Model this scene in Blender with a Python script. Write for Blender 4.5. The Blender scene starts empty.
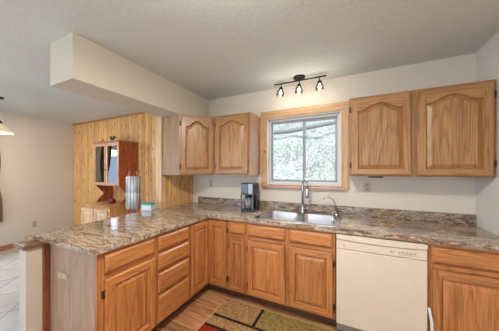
import bpy, bmesh, math, random
from mathutils import Vector, Matrix
C = bpy.context.scene.collection
sc = bpy.context.scene
PI = math.pi
random.seed(7)

# ------------------------------------------------------------------ camera, world, lights, exposure
cam_d = bpy.data.cameras.new('camera'); cam = bpy.data.objects.new('camera', cam_d); C.objects.link(cam)
cam.location = (1.9166, -2.5947, 1.4102)
cam.rotation_euler = (PI/2, 0, math.radians(25.489))
cam_d.sensor_width = 36; cam_d.lens = 36*209.26/499; cam_d.shift_y = (170.82-165.5)/499
cam_d.clip_start = .02
sc.camera = cam
sc.view_settings.view_transform = 'Standard'; sc.view_settings.look = 'None'
sc.view_settings.gamma = 1; sc.view_settings.use_curve_mapping = False
sc.view_settings.exposure = -0.04

CEIL = 2.478; XR = 2.95; XL = -3.8; YR = -4.7
w = bpy.data.worlds.new('world'); sc.world = w; w.use_nodes = True
bg = w.node_tree.nodes['Background']; bg.inputs[0].default_value = (.52, .72, 1.0, 1); bg.inputs[1].default_value = 2.3

def area(name, loc, rot, sx, sy, power, col, shape='RECTANGLE', spread=PI):
    l = bpy.data.lights.new(name, 'AREA'); l.shape = shape; l.size = sx; l.size_y = sy
    l.energy = power; l.color = col; l.spread = spread
    o = bpy.data.objects.new(name, l); C.objects.link(o); o.location = loc; o.rotation_euler = rot
    return o
# daylight through the patio door behind the camera and the window in the dining room's left wall
area('patio_daylight', (-1.3, YR-.3, 1.15), (PI/2, 0, 0), 2.6, 2.0, 50, (.84, .92, 1.0))
area('kitchen_door_daylight', (1.7, YR-.3, 1.25), (PI/2, 0, 0), 1.5, 1.9, 18, (.92, .95, 1.0))
area('dining_window_daylight', (-4.15, -2.1, 2.35), (0, -PI/2+math.radians(42), 0), 1.3, 1.9, 105, (.74, .87, 1.0))
# kitchen ceiling light, plus an unseen fill light added behind the camera
area('kitchen_ceiling_light', (1.45, -2.0, 2.375), (0, 0, 0), .30, .30, 40, (1.0, .91, .76), 'DISK')
area('rear_fill_light', (0.3, -3.7, 2.375), (0, 0, 0), .5, .5, 5, (1.0, .93, .84), 'DISK')
# sky light falling in through the window over the sink
area('sink_window_daylight', (1.38, .75, 2.65), (math.radians(-52), 0, 0), 1.3, .7, 60, (.90, .96, 1.0))
for nm, lc, e, cl in (('kitchen_lamp_glow', (1.45, -2.0, 2.30), 18, (1, .95, .86)),):
    gl_ = bpy.data.lights.new(nm, 'POINT'); gl_.energy = e; gl_.color = cl; gl_.shadow_soft_size = .09
    go_ = bpy.data.objects.new(nm, gl_); C.objects.link(go_); go_.location = lc
sn = bpy.data.lights.new('sun', 'SUN'); sn.energy = 3.2; sn.angle = .01; sn.color = (1, .96, .88)
so = bpy.data.objects.new('sun', sn); C.objects.link(so); so.rotation_euler = (math.radians(32), 0, math.radians(8)); so.location = (0, -6, 8)

# ------------------------------------------------------------------ helpers
def new_obj(name, me, parent=None):
    o = bpy.data.objects.new(name, me); C.objects.link(o)
    if parent is not None:
        o.parent = parent
    return o
def thing(name, label, cat, loc=(0, 0, 0), rz=0, group=None):
    o = bpy.data.objects.new(name, None); C.objects.link(o); o.empty_display_size = .05
    o.location = loc; o.rotation_euler = (0, 0, rz); o['label'] = label; o['category'] = cat
    if group: o['group'] = group
    return o
def tag(o, label, cat, group=None, kind=None):
    o['label'] = label; o['category'] = cat
    if group: o['group'] = group
    if kind: o['kind'] = kind
    return o

class B:
    """collects geometry into one mesh; coordinates are in world space unless the parent is rotated"""
    def __init__(s): s.bm = bmesh.new(); s.M = Matrix.Identity(4); s.mi = 0; s.smooth = False
    def v(s, p): return s.bm.verts.new(s.M @ Vector(p))
    def f(s, vs, smooth=None):
        try:
            fc = s.bm.faces.new(vs)
        except ValueError:
            return None
        fc.material_index = s.mi; fc.smooth = s.smooth if smooth is None else smooth
        return fc
    def box(s, x0, x1, y0, y1, z0, z1, bev=0):
        if bev <= 0:
            vs = [s.v((x, y, z)) for z in (z0, z1) for y in (y0, y1) for x in (x0, x1)]
            for q in ((0, 2, 3, 1), (4, 5, 7, 6), (0, 1, 5, 4), (2, 6, 7, 3), (0, 4, 6, 2), (1, 3, 7, 5)):
                s.f([vs[i] for i in q])
        else:
            n0 = len(s.bm.verts)
            t = bmesh.new()
            bmesh.ops.create_cube(t, size=1)
            for q in t.verts:
                q.co = Vector(((x0+x1)/2+q.co.x*(x1-x0), (y0+y1)/2+q.co.y*(y1-y0), (z0+z1)/2+q.co.z*(z1-z0)))
            bmesh.ops.bevel(t, geom=list(t.edges), offset=bev, segments=2, profile=.6, affect='EDGES')
            s.merge(t)
    def merge(s, t):
        t.verts.ensure_lookup_table()
        m = [s.v(q.co) for q in t.verts]
        for fc in t.faces: s.f([m[q.index] for q in fc.verts], fc.smooth or s.smooth)
        t.free()
    def loft(s, loops, closed=True, cap0=False, cap1=False, smooth=None):
        L = [[s.v(p) for p in lp] for lp in loops]
        n = len(L[0])
        for a, b in zip(L, L[1:]):
            for i in range(n if closed else n-1):
                j = (i+1) % n
                s.f([a[i], a[j], b[j], b[i]], smooth)
        if cap0: s.f(L[0][::-1], False)
        if cap1: s.f(L[-1], False)
        return L
    def prism(s, poly, z0, z1):
        s.loft([[(x, y, z0) for x, y in poly], [(x, y, z1) for x, y in poly]], cap0=True, cap1=True)
    def lathe(s, prof, c=(0, 0, 0), n=24, smooth=True, cap=True):
        loops = [[(c[0]+r*math.cos(2*PI*i/n), c[1]+r*math.sin(2*PI*i/n), c[2]+z) for i in range(n)] for r, z in prof]
        s.loft(loops, cap0=cap, cap1=cap, smooth=smooth)
    def tube(s, pts, r, n=10, cap=True, smooth=True):
        pts = [Vector(p) for p in pts]
        rs = r if isinstance(r, (list, tuple)) else [r]*len(pts)
        loops = []; up = None
        for i, p in enumerate(pts):
            t = (pts[min(i+1, len(pts)-1)]-pts[max(i-1, 0)]).normalized()
            if up is None:
                up = t.orthogonal().normalized()
            else:
                up = (up - t*up.dot(t))
                up = up.normalized() if up.length > 1e-6 else t.orthogonal().normalized()
            b = t.cross(up)
            loops.append([tuple(p+rs[i]*(math.cos(2*PI*k/n)*up+math.sin(2*PI*k/n)*b)) for k in range(n)])
        s.loft(loops, cap0=cap, cap1=cap, smooth=smooth)
    def build(s, name, mats, parent=None, bevel=0, local=False, rot=None):
        bmesh.ops.recalc_face_normals(s.bm, faces=list(s.bm.faces))
        me = bpy.data.meshes.new(name); 
        if parent is not None and not local:
            # bring world coordinates into the thing's frame
            root = parent; M = Matrix.Identity(4)
            chain = []
            while root is not None:
                chain.append(root); root = root.parent
            for r_ in reversed(chain):
                M = M @ (Matrix.Translation(r_.location) @ r_.rotation_euler.to_matrix().to_4x4())
            s.bm.transform(M.inverted())
        s.bm.to_mesh(me); s.bm.free()
        for m in (mats if isinstance(mats, (list, tuple)) else [mats]): me.materials.append(m)
        o = new_obj(name, me, parent)
        if bevel:
            md = o.modifiers.new('bevel', 'BEVEL'); md.width = bevel; md.segments = 2; md.limit_method = 'ANGLE'
        return o
def struct(name, b, m):
    o = b.build(name, m); o['kind'] = 'structure'; return o

# ------------------------------------------------------------------ materials
def srgb(r, g, b):
    f = lambda c: ((c/255+.055)/1.055)**2.4 if c/255 > .04045 else c/255/12.92
    return (f(r), f(g), f(b), 1)
def mat(name):
    m = bpy.data.materials.new(name); m.use_nodes = True
    nt = m.node_tree; bs = nt.nodes['Principled BSDF']
    return m, nt, bs
class N:
    def __init__(s, nt): s.nt = nt
    def n(s, typ, **kw):
        x = s.nt.nodes.new(typ)
        for k, v in kw.items(): setattr(x, k, v)
        return x
    def l(s, a, b): s.nt.links.new(a, b)
    def math(s, op, a, b=None, c=None):
        x = s.n('ShaderNodeMath', operation=op)
        for i, q in enumerate((a, b, c)):
            if q is None: continue
            if isinstance(q, (int, float)): x.inputs[i].default_value = q
            else: s.l(q, x.inputs[i])
        return x.outputs[0]
    def ramp(s, fac, stops, interp='LINEAR'):
        r = s.n('ShaderNodeValToRGB'); r.color_ramp.interpolation = interp
        e = r.color_ramp.elements
        e[0].position, e[0].color = stops[0]; e[1].position, e[1].color = stops[-1]
        for p, c in stops[1:-1]:
            q = e.new(p); q.color = c
        s.l(fac, r.inputs[0]); return r.outputs[0]
    def mix(s, fac, a, b, blend='MIX'):
        x = s.n('ShaderNodeMix', data_type='RGBA', blend_type=blend)
        if isinstance(fac, (int, float)): x.inputs[0].default_value = fac
        else: s.l(fac, x.inputs[0])
        for q, i in ((a, 6), (b, 7)):
            if isinstance(q, tuple): x.inputs[i].default_value = q
            else: s.l(q, x.inputs[i])
        return x.outputs[2]
    def bump(s, h, strength, dist, bs):
        b = s.n('ShaderNodeBump'); b.inputs['Strength'].default_value = strength; b.inputs['Distance'].default_value = dist
        s.l(h, b.inputs['Height']); s.l(b.outputs[0], bs.inputs['Normal'])
def plain(name, col, rough=.5, metal=0, **kw):
    m, nt, bs = mat(name); bs.inputs['Base Color'].default_value = col
    g = N(nt); tc = g.n('ShaderNodeTexCoord'); no = g.n('ShaderNodeTexNoise'); no.inputs['Scale'].default_value = 14
    g.l(tc.outputs['Object'], no.inputs['Vector'])
    c2 = tuple(min(1, c*.975) for c in col[:3])+(1,)
    g.l(g.ramp(no.outputs[0], [(.35, c2), (.65, col)]), bs.inputs['Base Color'])
    bs.inputs['Roughness'].default_value = rough; bs.inputs['Metallic'].default_value = metal
    for k, v in kw.items(): bs.inputs[k.replace('_', ' ')].default_value = v
    return m
def wood(name, light, mid, dark, axis='z', rough=.38, coat=.25, fine=1.0):
    m, nt, bs = mat(name); g = N(nt)
    tc = g.n('ShaderNodeTexCoord'); oi = g.n('ShaderNodeObjectInfo')
    off = g.n('ShaderNodeVectorMath', operation='SCALE'); off.inputs[0].default_value = (3.1, 5.7, 9.3)
    g.l(oi.outputs['Random'], off.inputs['Scale'])
    add = g.n('ShaderNodeVectorMath', operation='ADD'); g.l(tc.outputs['Object'], add.inputs[0]); g.l(off.outputs[0], add.inputs[1])
    def mp(al, ac):
        k = g.n('ShaderNodeMapping'); sc_ = [ac, ac, ac]; sc_['xyz'.index(axis)] = al; k.inputs['Scale'].default_value = sc_
        g.l(add.outputs[0], k.inputs[0]); return k.outputs[0]
    n1 = g.n('ShaderNodeTexNoise'); n1.inputs['Scale'].default_value = 1; n1.inputs['Detail'].default_value = 4; g.l(mp(3*fine, 120*fine), n1.inputs['Vector'])
    n2 = g.n('ShaderNodeTexNoise'); n2.inputs['Scale'].default_value = 1; n2.inputs['Detail'].default_value = 2; n2.inputs['Distortion'].default_value = .4; g.l(mp(.9, 7), n2.inputs['Vector'])
    # cathedral figure: rings of a slow noise field
    rings = g.math('FRACT', g.math('MULTIPLY', n2.outputs[0], 9.0))
    rings = g.math('ABSOLUTE', g.math('SUBTRACT', rings, .5))
    base = g.ramp(n1.outputs[0], [(.25, dark), (.48, mid), (.66, light)])
    fig = g.ramp(rings, [(.0, mid), (.3, light), (.5, light)])
    c = g.mix(.35, base, fig)
    c = g.mix(g.math('MULTIPLY', g.ramp(rings, [(.04, (1, 1, 1, 1)), (.16, (0, 0, 0, 1))]), .24), c, dark)
    vary = g.ramp(oi.outputs['Random'], [(0, (.88, .88, .88, 1)), (1, (1.06, 1.03, 1.0, 1))])
    c = g.mix(1.0, c, vary, 'MULTIPLY')
    g.l(c, bs.inputs['Base Color'])
    bs.inputs['Roughness'].default_value = rough; bs.inputs['Coat Weight'].default_value = coat; bs.inputs['Coat Roughness'].default_value = .25
    g.bump(n1.outputs[0], .12, .002, bs)
    return m
OL, OM, OD = srgb(186, 141, 92), srgb(158, 114, 70), srgb(98, 66, 38)
OAK = {a: wood('oak_'+a, OL, OM, OD, a) for a in 'xyz'}
OAKB = {a: wood('base_oak_'+a, srgb(198, 136, 80), srgb(174, 110, 60), srgb(114, 66, 32), a) for a in 'xyz'}
veneer = wood('oak_veneer', srgb(176, 148, 124), srgb(156, 126, 102), srgb(126, 96, 76), 'z', rough=.35, coat=.4)
casing_pine = {a: wood('casing_pine_'+a, srgb(214, 174, 128), srgb(198, 156, 112), srgb(164, 120, 82), a, fine=.5) for a in 'xz'}
for m in casing_pine.values():
    nt = m.node_tree; bs = nt.nodes['Principled BSDF']; g = N(nt); src = bs.inputs['Base Color'].links[0].from_socket
    tc = g.n('ShaderNodeTexCoord'); vo = g.n('ShaderNodeTexVoronoi'); vo.inputs['Scale'].default_value = 6.5; g.l(tc.outputs['Object'], vo.inputs['Vector'])
    g.l(g.mix(g.ramp(vo.outputs['Distance'], [(.05, (1, 1, 1, 1)), (.16, (0, 0, 0, 1))]), src, srgb(128, 78, 44)), bs.inputs['Base Color'])
redwood = wood('cherry_wood', srgb(194, 108, 64), srgb(160, 78, 44), srgb(96, 42, 24), 'z', fine=.6)
trimwood = wood('trim_oak', srgb(196, 136, 92), srgb(170, 110, 72), srgb(120, 70, 42), 'y')
darkcap = wood('cap_wood', srgb(134, 98, 76), srgb(108, 74, 54), srgb(74, 46, 32), 'y', rough=.3)
darkwood = wood('dark_trim', srgb(140, 78, 46), srgb(112, 58, 34), srgb(72, 34, 20), 'z')

def wall_mat(name, col, bump=.25, scale=90):
    m, nt, bs = mat(name); g = N(nt); tc = g.n('ShaderNodeTexCoord')
    no = g.n('ShaderNodeTexNoise'); no.inputs['Scale'].default_value = scale; no.inputs['Detail'].default_value = 3
    g.l(tc.outputs['Object'], no.inputs['Vector'])
    c2 = tuple(c*.96 for c in col[:3])+(1,)
    g.l(g.ramp(no.outputs[0], [(.4, c2), (.6, col)]), bs.inputs['Base Color'])
    bs.inputs['Roughness'].default_value = .75; bs.inputs['Specular IOR Level'].default_value = .3
    g.bump(no.outputs[0], bump, .004, bs); return m
paint = wall_mat('wall_paint', srgb(216, 208, 196))
paint_cream = wall_mat('soffit_paint', srgb(208, 202, 186))
paint_ceiling = wall_mat('ceiling_paint', srgb(208, 213, 210), .5, 45)

def pine_mat(name, axis):
    m, nt, bs = mat(name); g = N(nt); tc = g.n('ShaderNodeTexCoord')
    sep = g.n('ShaderNodeSeparateXYZ'); g.l(tc.outputs['Object'], sep.inputs[0])
    u = sep.outputs['XYZ'.index(axis.upper())]; z = sep.outputs[2]
    W = .088
    q = g.math('DIVIDE', u, W); fl = g.math('FLOOR', q); fr = g.math('FRACT', q)
    wn = g.n('ShaderNodeTexWhiteNoise', noise_dimensions='1D'); g.l(fl, wn.inputs['W'])
    grv = g.math('MINIMUM', fr, g.math('SUBTRACT', 1, fr))
    comb = g.n('ShaderNodeCombineXYZ'); g.l(g.math('MULTIPLY', u, 60), comb.inputs[0]); g.l(g.math('ADD', g.math('MULTIPLY', z, 2.2), g.math('MULTIPLY', wn.outputs[0], 40)), comb.inputs[1]); g.l(g.math('MULTIPLY', wn.outputs[0], 9), comb.inputs[2])
    n1 = g.n('ShaderNodeTexNoise'); n1.inputs['Scale'].default_value = 1; n1.inputs['Detail'].default_value = 3; n1.inputs['Distortion'].default_value = .6; g.l(comb.outputs[0], n1.inputs['Vector'])
    c = g.ramp(n1.outputs[0], [(.3, srgb(204, 150, 90)), (.5, srgb(232, 184, 122)), (.7, srgb(246, 208, 150))])
    c = g.mix(1, c, g.ramp(wn.outputs[0], [(0, (.84, .80, .74, 1)), (.5, (1, 1, 1, 1)), (1, (1.06, 1.02, .95, 1))]), 'MULTIPLY')
    # knots
    c3 = g.n('ShaderNodeCombineXYZ'); g.l(g.math('MULTIPLY', q, 1.0), c3.inputs[0]); g.l(g.math('ADD', g.math('MULTIPLY', z, 3.1), g.math('MULTIPLY', wn.outputs[0], 17)), c3.inputs[1])
    vo = g.n('ShaderNodeTexVoronoi', voronoi_dimensions='2D'); vo.inputs['Scale'].default_value = 1; g.l(c3.outputs[0], vo.inputs['Vector'])
    kn = g.ramp(vo.outputs['Distance'], [(.05, (1, 1, 1, 1)), (.10, (.45, .45, .45, 1)), (.17, (0, 0, 0, 1))])
    c = g.mix(g.math('MULTIPLY', kn, .8), c, srgb(112, 62, 28))
    gm = g.ramp(grv, [(.02, (1, 1, 1, 1)), (.085, (0, 0, 0, 1))])
    c = g.mix(g.math('MULTIPLY', gm, .55), c, srgb(140, 92, 48))
    g.l(c, bs.inputs['Base Color']); bs.inputs['Roughness'].default_value = .36; bs.inputs['Coat Weight'].default_value = .2
    g.bump(g.ramp(grv, [(.0, (0, 0, 0, 1)), (.09, (1, 1, 1, 1))]), .6, .006, bs)
    return m
pine_x = pine_mat('knotty_pine_boards_x', 'x'); pine_y = pine_mat('knotty_pine_boards_y', 'y')

def counter_mat(name, ang, stretch=1.0):
    m, nt, bs = mat(name); g = N(nt); tc = g.n('ShaderNodeTexCoord')
    mp = g.n('ShaderNodeMapping'); mp.inputs['Rotation'].default_value = (0, 0, ang); mp.inputs['Scale'].default_value = (3.6, 15, 15)
    g.l(tc.outputs['Object'], mp.inputs[0])
    n1 = g.n('ShaderNodeTexNoise'); n1.inputs['Scale'].default_value = 1.0; n1.inputs['Detail'].default_value = 7; n1.inputs['Roughness'].default_value = .62; n1.inputs['Distortion'].default_value = 1.1
    g.l(mp.outputs[0], n1.inputs['Vector'])
    n2 = g.n('ShaderNodeTexNoise'); n2.inputs['Scale'].default_value = 60; n2.inputs['Detail'].default_value = 3; g.l(tc.outputs['Object'], n2.inputs['Vector'])
    n3 = g.n('ShaderNodeTexNoise'); n3.inputs['Scale'].default_value = 2.0; n3.inputs['Detail'].default_value = 4; n3.inputs['Distortion'].default_value = .8; g.l(mp.outputs[0], n3.inputs['Vector'])
    c = g.ramp(n1.outputs[0], [(.30, srgb(70, 52, 44)), (.38, srgb(116, 94, 78)), (.44, srgb(168, 152, 132)), (.50, srgb(204, 192, 172)), (.55, srgb(164, 132, 102)), (.60, srgb(104, 82, 68)), (.66, srgb(176, 162, 146)), (.78, srgb(202, 196, 188))])
    c = g.mix(g.ramp(n3.outputs[0], [(.45, (0, 0, 0, 1)), (.62, (.5, .5, .5, 1))]), c, srgb(160, 152, 146))
    sp = g.ramp(n2.outputs[0], [(.36, (.38, .36, .35, 1)), (.45, (.92, .92, .92, 1)), (.58, (1, 1, 1, 1)), (.68, (1.35, 1.33, 1.28, 1))])
    c = g.mix(.8, c, sp, 'MULTIPLY')
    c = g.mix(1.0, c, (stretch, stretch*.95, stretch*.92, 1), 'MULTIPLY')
    g.l(c, bs.inputs['Base Color']); bs.inputs['Roughness'].default_value = .12
    bs.inputs['Coat Weight'].default_value = .15; bs.inputs['Coat Roughness'].default_value = .1
    return m
granite = counter_mat('granite_laminate', math.radians(22))
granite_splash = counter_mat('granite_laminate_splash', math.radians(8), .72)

def floor_mat():
    m, nt, bs = mat('plank_floor'); g = N(nt); tc = g.n('ShaderNodeTexCoord')
    br = g.n('ShaderNodeTexBrick'); br.inputs['Scale'].default_value = 1; br.inputs['Brick Width'].default_value = 1.1; br.inputs['Row Height'].default_value = .19
    br.inputs['Mortar Size'].default_value = .0025; br.inputs['Color1'].default_value = (0, 0, 0, 1); br.inputs['Color2'].default_value = (1, 1, 1, 1); br.inputs['Mortar'].default_value = (.5, .5, .5, 1)
    br.offset = .37; g.l(tc.outputs['Object'], br.inputs['Vector'])
    mp = g.n('ShaderNodeMapping'); mp.inputs['Scale'].default_value = (2.2, 15, 1); g.l(tc.outputs['Object'], mp.inputs[0])
    ad = g.n('ShaderNodeVectorMath', operation='ADD'); g.l(mp.outputs[0], ad.inputs[0])
    sc2 = g.n('ShaderNodeVectorMath', operation='SCALE'); sc2.inputs['Scale'].default_value = 7; g.l(br.outputs['Color'], sc2.inputs[0]); g.l(sc2.outputs[0], ad.inputs[1])
    n1 = g.n('ShaderNodeTexNoise'); n1.inputs['Scale'].default_value = 1; n1.inputs['Detail'].default_value = 5; n1.inputs['Distortion'].default_value = 1; g.l(ad.outputs[0], n1.inputs['Vector'])
    c = g.ramp(n1.outputs[0], [(.3, srgb(122, 80, 52)), (.5, srgb(174, 126, 88)), (.7, srgb(204, 158, 118))])
    c = g.mix(1, c, g.ramp(br.outputs['Color'], [(0, (.78, .76, .74, 1)), (1, (1.08, 1.04, 1, 1))]), 'MULTIPLY')
    c = g.mix(br.outputs['Fac'], c, srgb(84, 58, 40))
    g.l(c, bs.inputs['Base Color']); bs.inputs['Roughness'].default_value = .42; return m
def tile_mat():
    m, nt, bs = mat('floor_tile'); g = N(nt); tc = g.n('ShaderNodeTexCoord')
    mp = g.n('ShaderNodeMapping'); mp.inputs['Rotation'].default_value = (0, 0, math.radians(45)); g.l(tc.outputs['Object'], mp.inputs[0])
    br = g.n('ShaderNodeTexBrick'); br.offset = 0; br.inputs['Scale'].default_value = 1; br.inputs['Brick Width'].default_value = .41; br.inputs['Row Height'].default_value = .41
    br.inputs['Mortar Size'].default_value = .006; br.inputs['Color1'].default_value = srgb(206, 202, 200); br.inputs['Color2'].default_value = srgb(192, 187, 184); br.inputs['Mortar'].default_value = srgb(140, 132, 126)
    g.l(mp.outputs[0], br.inputs['Vector'])
    no = g.n('ShaderNodeTexNoise'); no.inputs['Scale'].default_value = 7; no.inputs['Detail'].default_value = 5; g.l(tc.outputs['Object'], no.inputs['Vector'])
    c = g.mix(1, br.outputs['Color'], g.ramp(no.outputs[0], [(.3, (.86, .84, .83, 1)), (.65, (1.05, 1.05, 1.05, 1))]), 'MULTIPLY')
    g.l(c, bs.inputs['Base Color']); bs.inputs['Roughness'].default_value = .3; return m
planks = floor_mat(); tile = tile_mat()
bisque = plain('bisque_enamel', srgb(220, 205, 186), .32, 0, Coat_Weight=.3)
bisque_dark = plain('dark_bisque_plastic', srgb(150, 138, 124), .5)  # darker bisque plastic for the tub, groove and kick plate
label_grey = plain('printed_legend', srgb(150, 132, 118), .5)
bronze = plain('dark_bronze', srgb(54, 44, 40), .4, .8)
hinge_m = plain('antique_hinge_metal', srgb(84, 56, 38), .45, .6)
steel = plain('brushed_stainless', srgb(198, 197, 198), .24, 1)
chrome = plain('brushed_nickel', srgb(190, 192, 198), .2, 1)
black = plain('black_plastic', srgb(32, 32, 36), .3)
silverplastic = plain('silver_plastic', srgb(150, 152, 158), .35, .5)
plate_m = plain('almond_plate', srgb(196, 186, 168), .45)
plate_tan = plain('tan_plate', srgb(176, 154, 132), .45)
white_v = plain('white_vinyl', srgb(200, 204, 208), .4)
white_j = plain('white_jamb', srgb(226, 220, 212), .5)
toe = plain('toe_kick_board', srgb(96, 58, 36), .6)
white_p = plain('white_plastic', srgb(226, 226, 228), .5)
teal = plain('teal_plastic', srgb(52, 160, 140), .4)
def glass(name, tint=(1, 1, 1, 1), rough=0.0, spec=.5):
    # thin pane: mostly transparent, a clear mirror-like reflection by Fresnel
    m, nt, bs = mat(name); g = N(nt); nt.nodes.remove(bs)
    tr = g.n('ShaderNodeBsdfTransparent'); tr.inputs[0].default_value = tint
    gl = g.n('ShaderNodeBsdfGlossy'); gl.inputs['Roughness'].default_value = rough
    fr = g.n('ShaderNodeFresnel'); fr.inputs[0].default_value = 1.45+spec*.2
    mx = g.n('ShaderNodeMixShader'); g.l(fr.outputs[0], mx.inputs[0]); g.l(tr.outputs[0], mx.inputs[1]); g.l(gl.outputs[0], mx.inputs[2])
    g.l(mx.outputs[0], nt.nodes['Material Output'].inputs[0]); return m
pane_m = glass('window_glass', (.95, .98, 1, 1), 0, -2.0)
hutch_glass = glass('cabinet_glass', (.80, .82, .84, 1), 0, 11)
clear_glass = glass('clear_lamp_glass', (.95, .95, .95, 1))
def emit(name, col, s):
    m, nt, bs = mat(name); bs.inputs['Base Color'].default_value = col
    bs.inputs['Emission Color'].default_value = col; bs.inputs['Emission Strength'].default_value = s; return m

# ------------------------------------------------------------------ room shell
T = .12
b = B(); b.box(-.25, XR+T, YR-T, T, -.06, 0); struct('floor', b, planks)
b = B(); b.box(XL-.6, -.25, YR-T, T, -.06, 0); struct('floor_dining', b, tile)
b = B(); b.box(XL-.6, XR+T, YR-T, T, CEIL, CEIL+.08); struct('ceiling', b, paint_ceiling)
# back wall with window hole  X .936..1.832, Z 1.235..2.093
WX0, WX1, WZ0, WZ1 = .936, 1.832, 1.232, 2.093
b = B()
b.box(-.307, WX0, 0, T, 0, CEIL); b.box(WX1, XR+T, 0, T, 0, CEIL)
b.box(WX0, WX1, 0, T, 0, WZ0); b.box(WX0, WX1, 0, T, WZ1, CEIL)
struct('wall_back', b, paint)
b = B(); b.box(XL-.6, -.307, 0, T, 0, CEIL); struct('wall_dining_back', b, pine_x)
# short stub wall behind the corner cabinet: pine boards on both faces
b = B(); b.box(-.40, -.312, -.605, 0, 0, 2.1224); struct('wall_stub', b, pine_y)
b = B(); b.box(XR, XR+T, YR-T, 0, 0, CEIL); struct('wall_right', b, wall_mat('right_wall_paint', srgb(216, 212, 208)))
# left wall, very slightly out of square; a window hole Y -1.6..-3.1
def lx(y): return XL - .17*y
b = B()
def wl(y0, y1, z0, z1):
    b.prism([(lx(y0), y0), (lx(y1), y1), (lx(y1)-T, y1), (lx(y0)-T, y0)], z0, z1)
wl(0, -1.27, 0, CEIL); wl(-2.8, YR, 0, CEIL); wl(-1.27, -2.8, 0, .75); wl(-1.27, -2.8, 2.0, CEIL)
struct('wall_left', b, wall_mat('dining_wall_paint', srgb(218, 213, 206)))
# rear wall (behind the camera) with patio door and second door openings
b = B(); b.box(XL-.6, -2.6, YR-T, YR, 0, CEIL); b.box(0, .95, YR-T, YR, 0, CEIL); b.box(2.45, XR, YR-T, YR, 0, CEIL)
b.box(-2.6, 0, YR-T, YR, 2.15, CEIL); b.box(.95, 2.45, YR-T, YR, 2.2, CEIL); b.box(.95, 2.45, YR-T, YR, 0, .3)
struct('wall_rear', b, paint)
# soffit over peninsula
b = B(); b.box(-.345, 0, -1.73, 0, 2.1224, CEIL-.001); struct('ceiling_soffit', b, paint_cream)
# trims
b = B(); b.box(XL, -.40, -.018, 0, CEIL-.035, CEIL); struct('trim_1', b, trimwood)
b = B(); b.prism([(lx(0), -.02), (lx(-1.9), -1.9), (lx(-1.9)+.016, -1.9), (lx(0)+.016, -.02)], 0, .085); struct('baseboard_left', b, trimwood)
b = B(); b.box(XL+.03, -.41, -.016, 0, 0, .085); struct('baseboard_back', b, trimwood)
b = B(); b.box(-.41, -.401, -.612, -.60, 0, 2.12); b.box(-.312, -.303, -.612, -.6, 0, 2.12); b.box(-.41, -.303, -.617, -.606, 0, 2.12); struct('trim_2', b, wood('stub_corner_trim', srgb(232, 200, 160), srgb(220, 184, 140), srgb(180, 136, 92), 'z', rough=.3))
# pony wall of the peninsula
b = B(); b.box(-.305, -.195, -1.925, -.62, 0, .838); struct('wall_peninsula', b, wall_mat('pony_wall_paint', srgb(196, 184, 170)))
b = B(); b.box(-.345, -.172, -1.945, -1.3, .84, .873, .004); struct('trim_3', b, darkcap)
b = B(); b.box(-.194, -.172, -1.835, -1.798, 0, .838); struct('trim_4', b, darkwood)

# ------------------------------------------------------------------ kitchen window
b = B(); CW = .08
b.box(WX0-CW, WX1+CW, -.02, 0, WZ1, WZ1+.095, .003); struct('trim_5', b, casing_pine['x'])
for i, (a, c) in enumerate(((WX0-CW, WX0), (WX1, WX1+CW))):
    b = B(); b.box(a, c, -.019, 0, WZ0-.035, WZ1, .003); struct('trim_%d' % (6+i), b, casing_pine['z'])
b = B(); b.box(WX0-.05, WX1+.05, -.05, -.0195, WZ0-.045, WZ0-.015, .005); b.box(WX0, WX1, -.0195, .02, WZ0-.035, WZ0); struct('trim_8', b, wood('sill_wood', srgb(196, 156, 136), srgb(178, 134, 114), srgb(130, 90, 72), 'x'))
win = bpy.data.objects.new('window_1', None); C.objects.link(win); win.location = (1.384, .06, WZ0); win['kind'] = 'structure'
b = B()
for a, c, z0, z1 in ((WX0, WX0+.012, WZ0, WZ1), (WX1-.012, WX1, WZ0, WZ1)): b.box(a, c, .0, .06, z0, z1)
b.box(WX0+.012, WX1-.012, 0, .06, WZ1-.012, WZ1); b.box(WX0+.012, WX1-.012, .02, .06, WZ0, WZ0+.012)
b.build('window_jamb', white_j, win)
def ring(b, x0, x1, z0, z1, y0, y1, t):
    b.box(x0, x0+t, y0, y1, z0, z1); b.box(x1-t, x1, y0, y1, z0, z1); b.box(x0+t, x1-t, y0, y1, z1-t, z1); b.box(x0+t, x1-t, y0, y1, z0, z0+t)
b = B(); ring(b, WX0+.012, WX1-.012, WZ0+.012, WZ1-.012, .045, .11, .028); b.build('window_frame', white_v, win, bevel=.003)
MX = 1.405
grey_v = plain('grey_sash_vinyl', srgb(150, 152, 156), .4)
for x0, x1, y0 in ((WX0+.04, MX+.02, .058), (MX-.018, WX1-.04, .080)):
    b = B(); ring(b, x0, x1, WZ0+.04, WZ1-.04, y0, y0+.02, .026); s = b.build('window_sash', grey_v, win, bevel=.002)
    b = B(); b.box(x0+.026, x1-.026, y0+.008, y0+.012, WZ0+.066, WZ1-.066); b.build('window_pane', pane_m, s)

# left wall window frame, mostly out of the frame of the photo
wl2 = bpy.data.objects.new('window_2', None); C.objects.link(wl2); wl2.location = (lx(-2.035), -2.035, .75); wl2['kind'] = 'structure'
wl2.rotation_euler = (0, 0, math.atan(.17))
b = B()
for y0, y1, z0, z1 in ((-.755, -.70, 0, 1.25), (.70, .755, 0, 1.25), (-.03, .03, 0, 1.25), (-.7, .7, 0, .05), (-.7, .7, 1.2, 1.25)): b.box(-.09, -.03, y0, y1, z0, z1)
b.build('window_frame', white_v, wl2, local=True)

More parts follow.
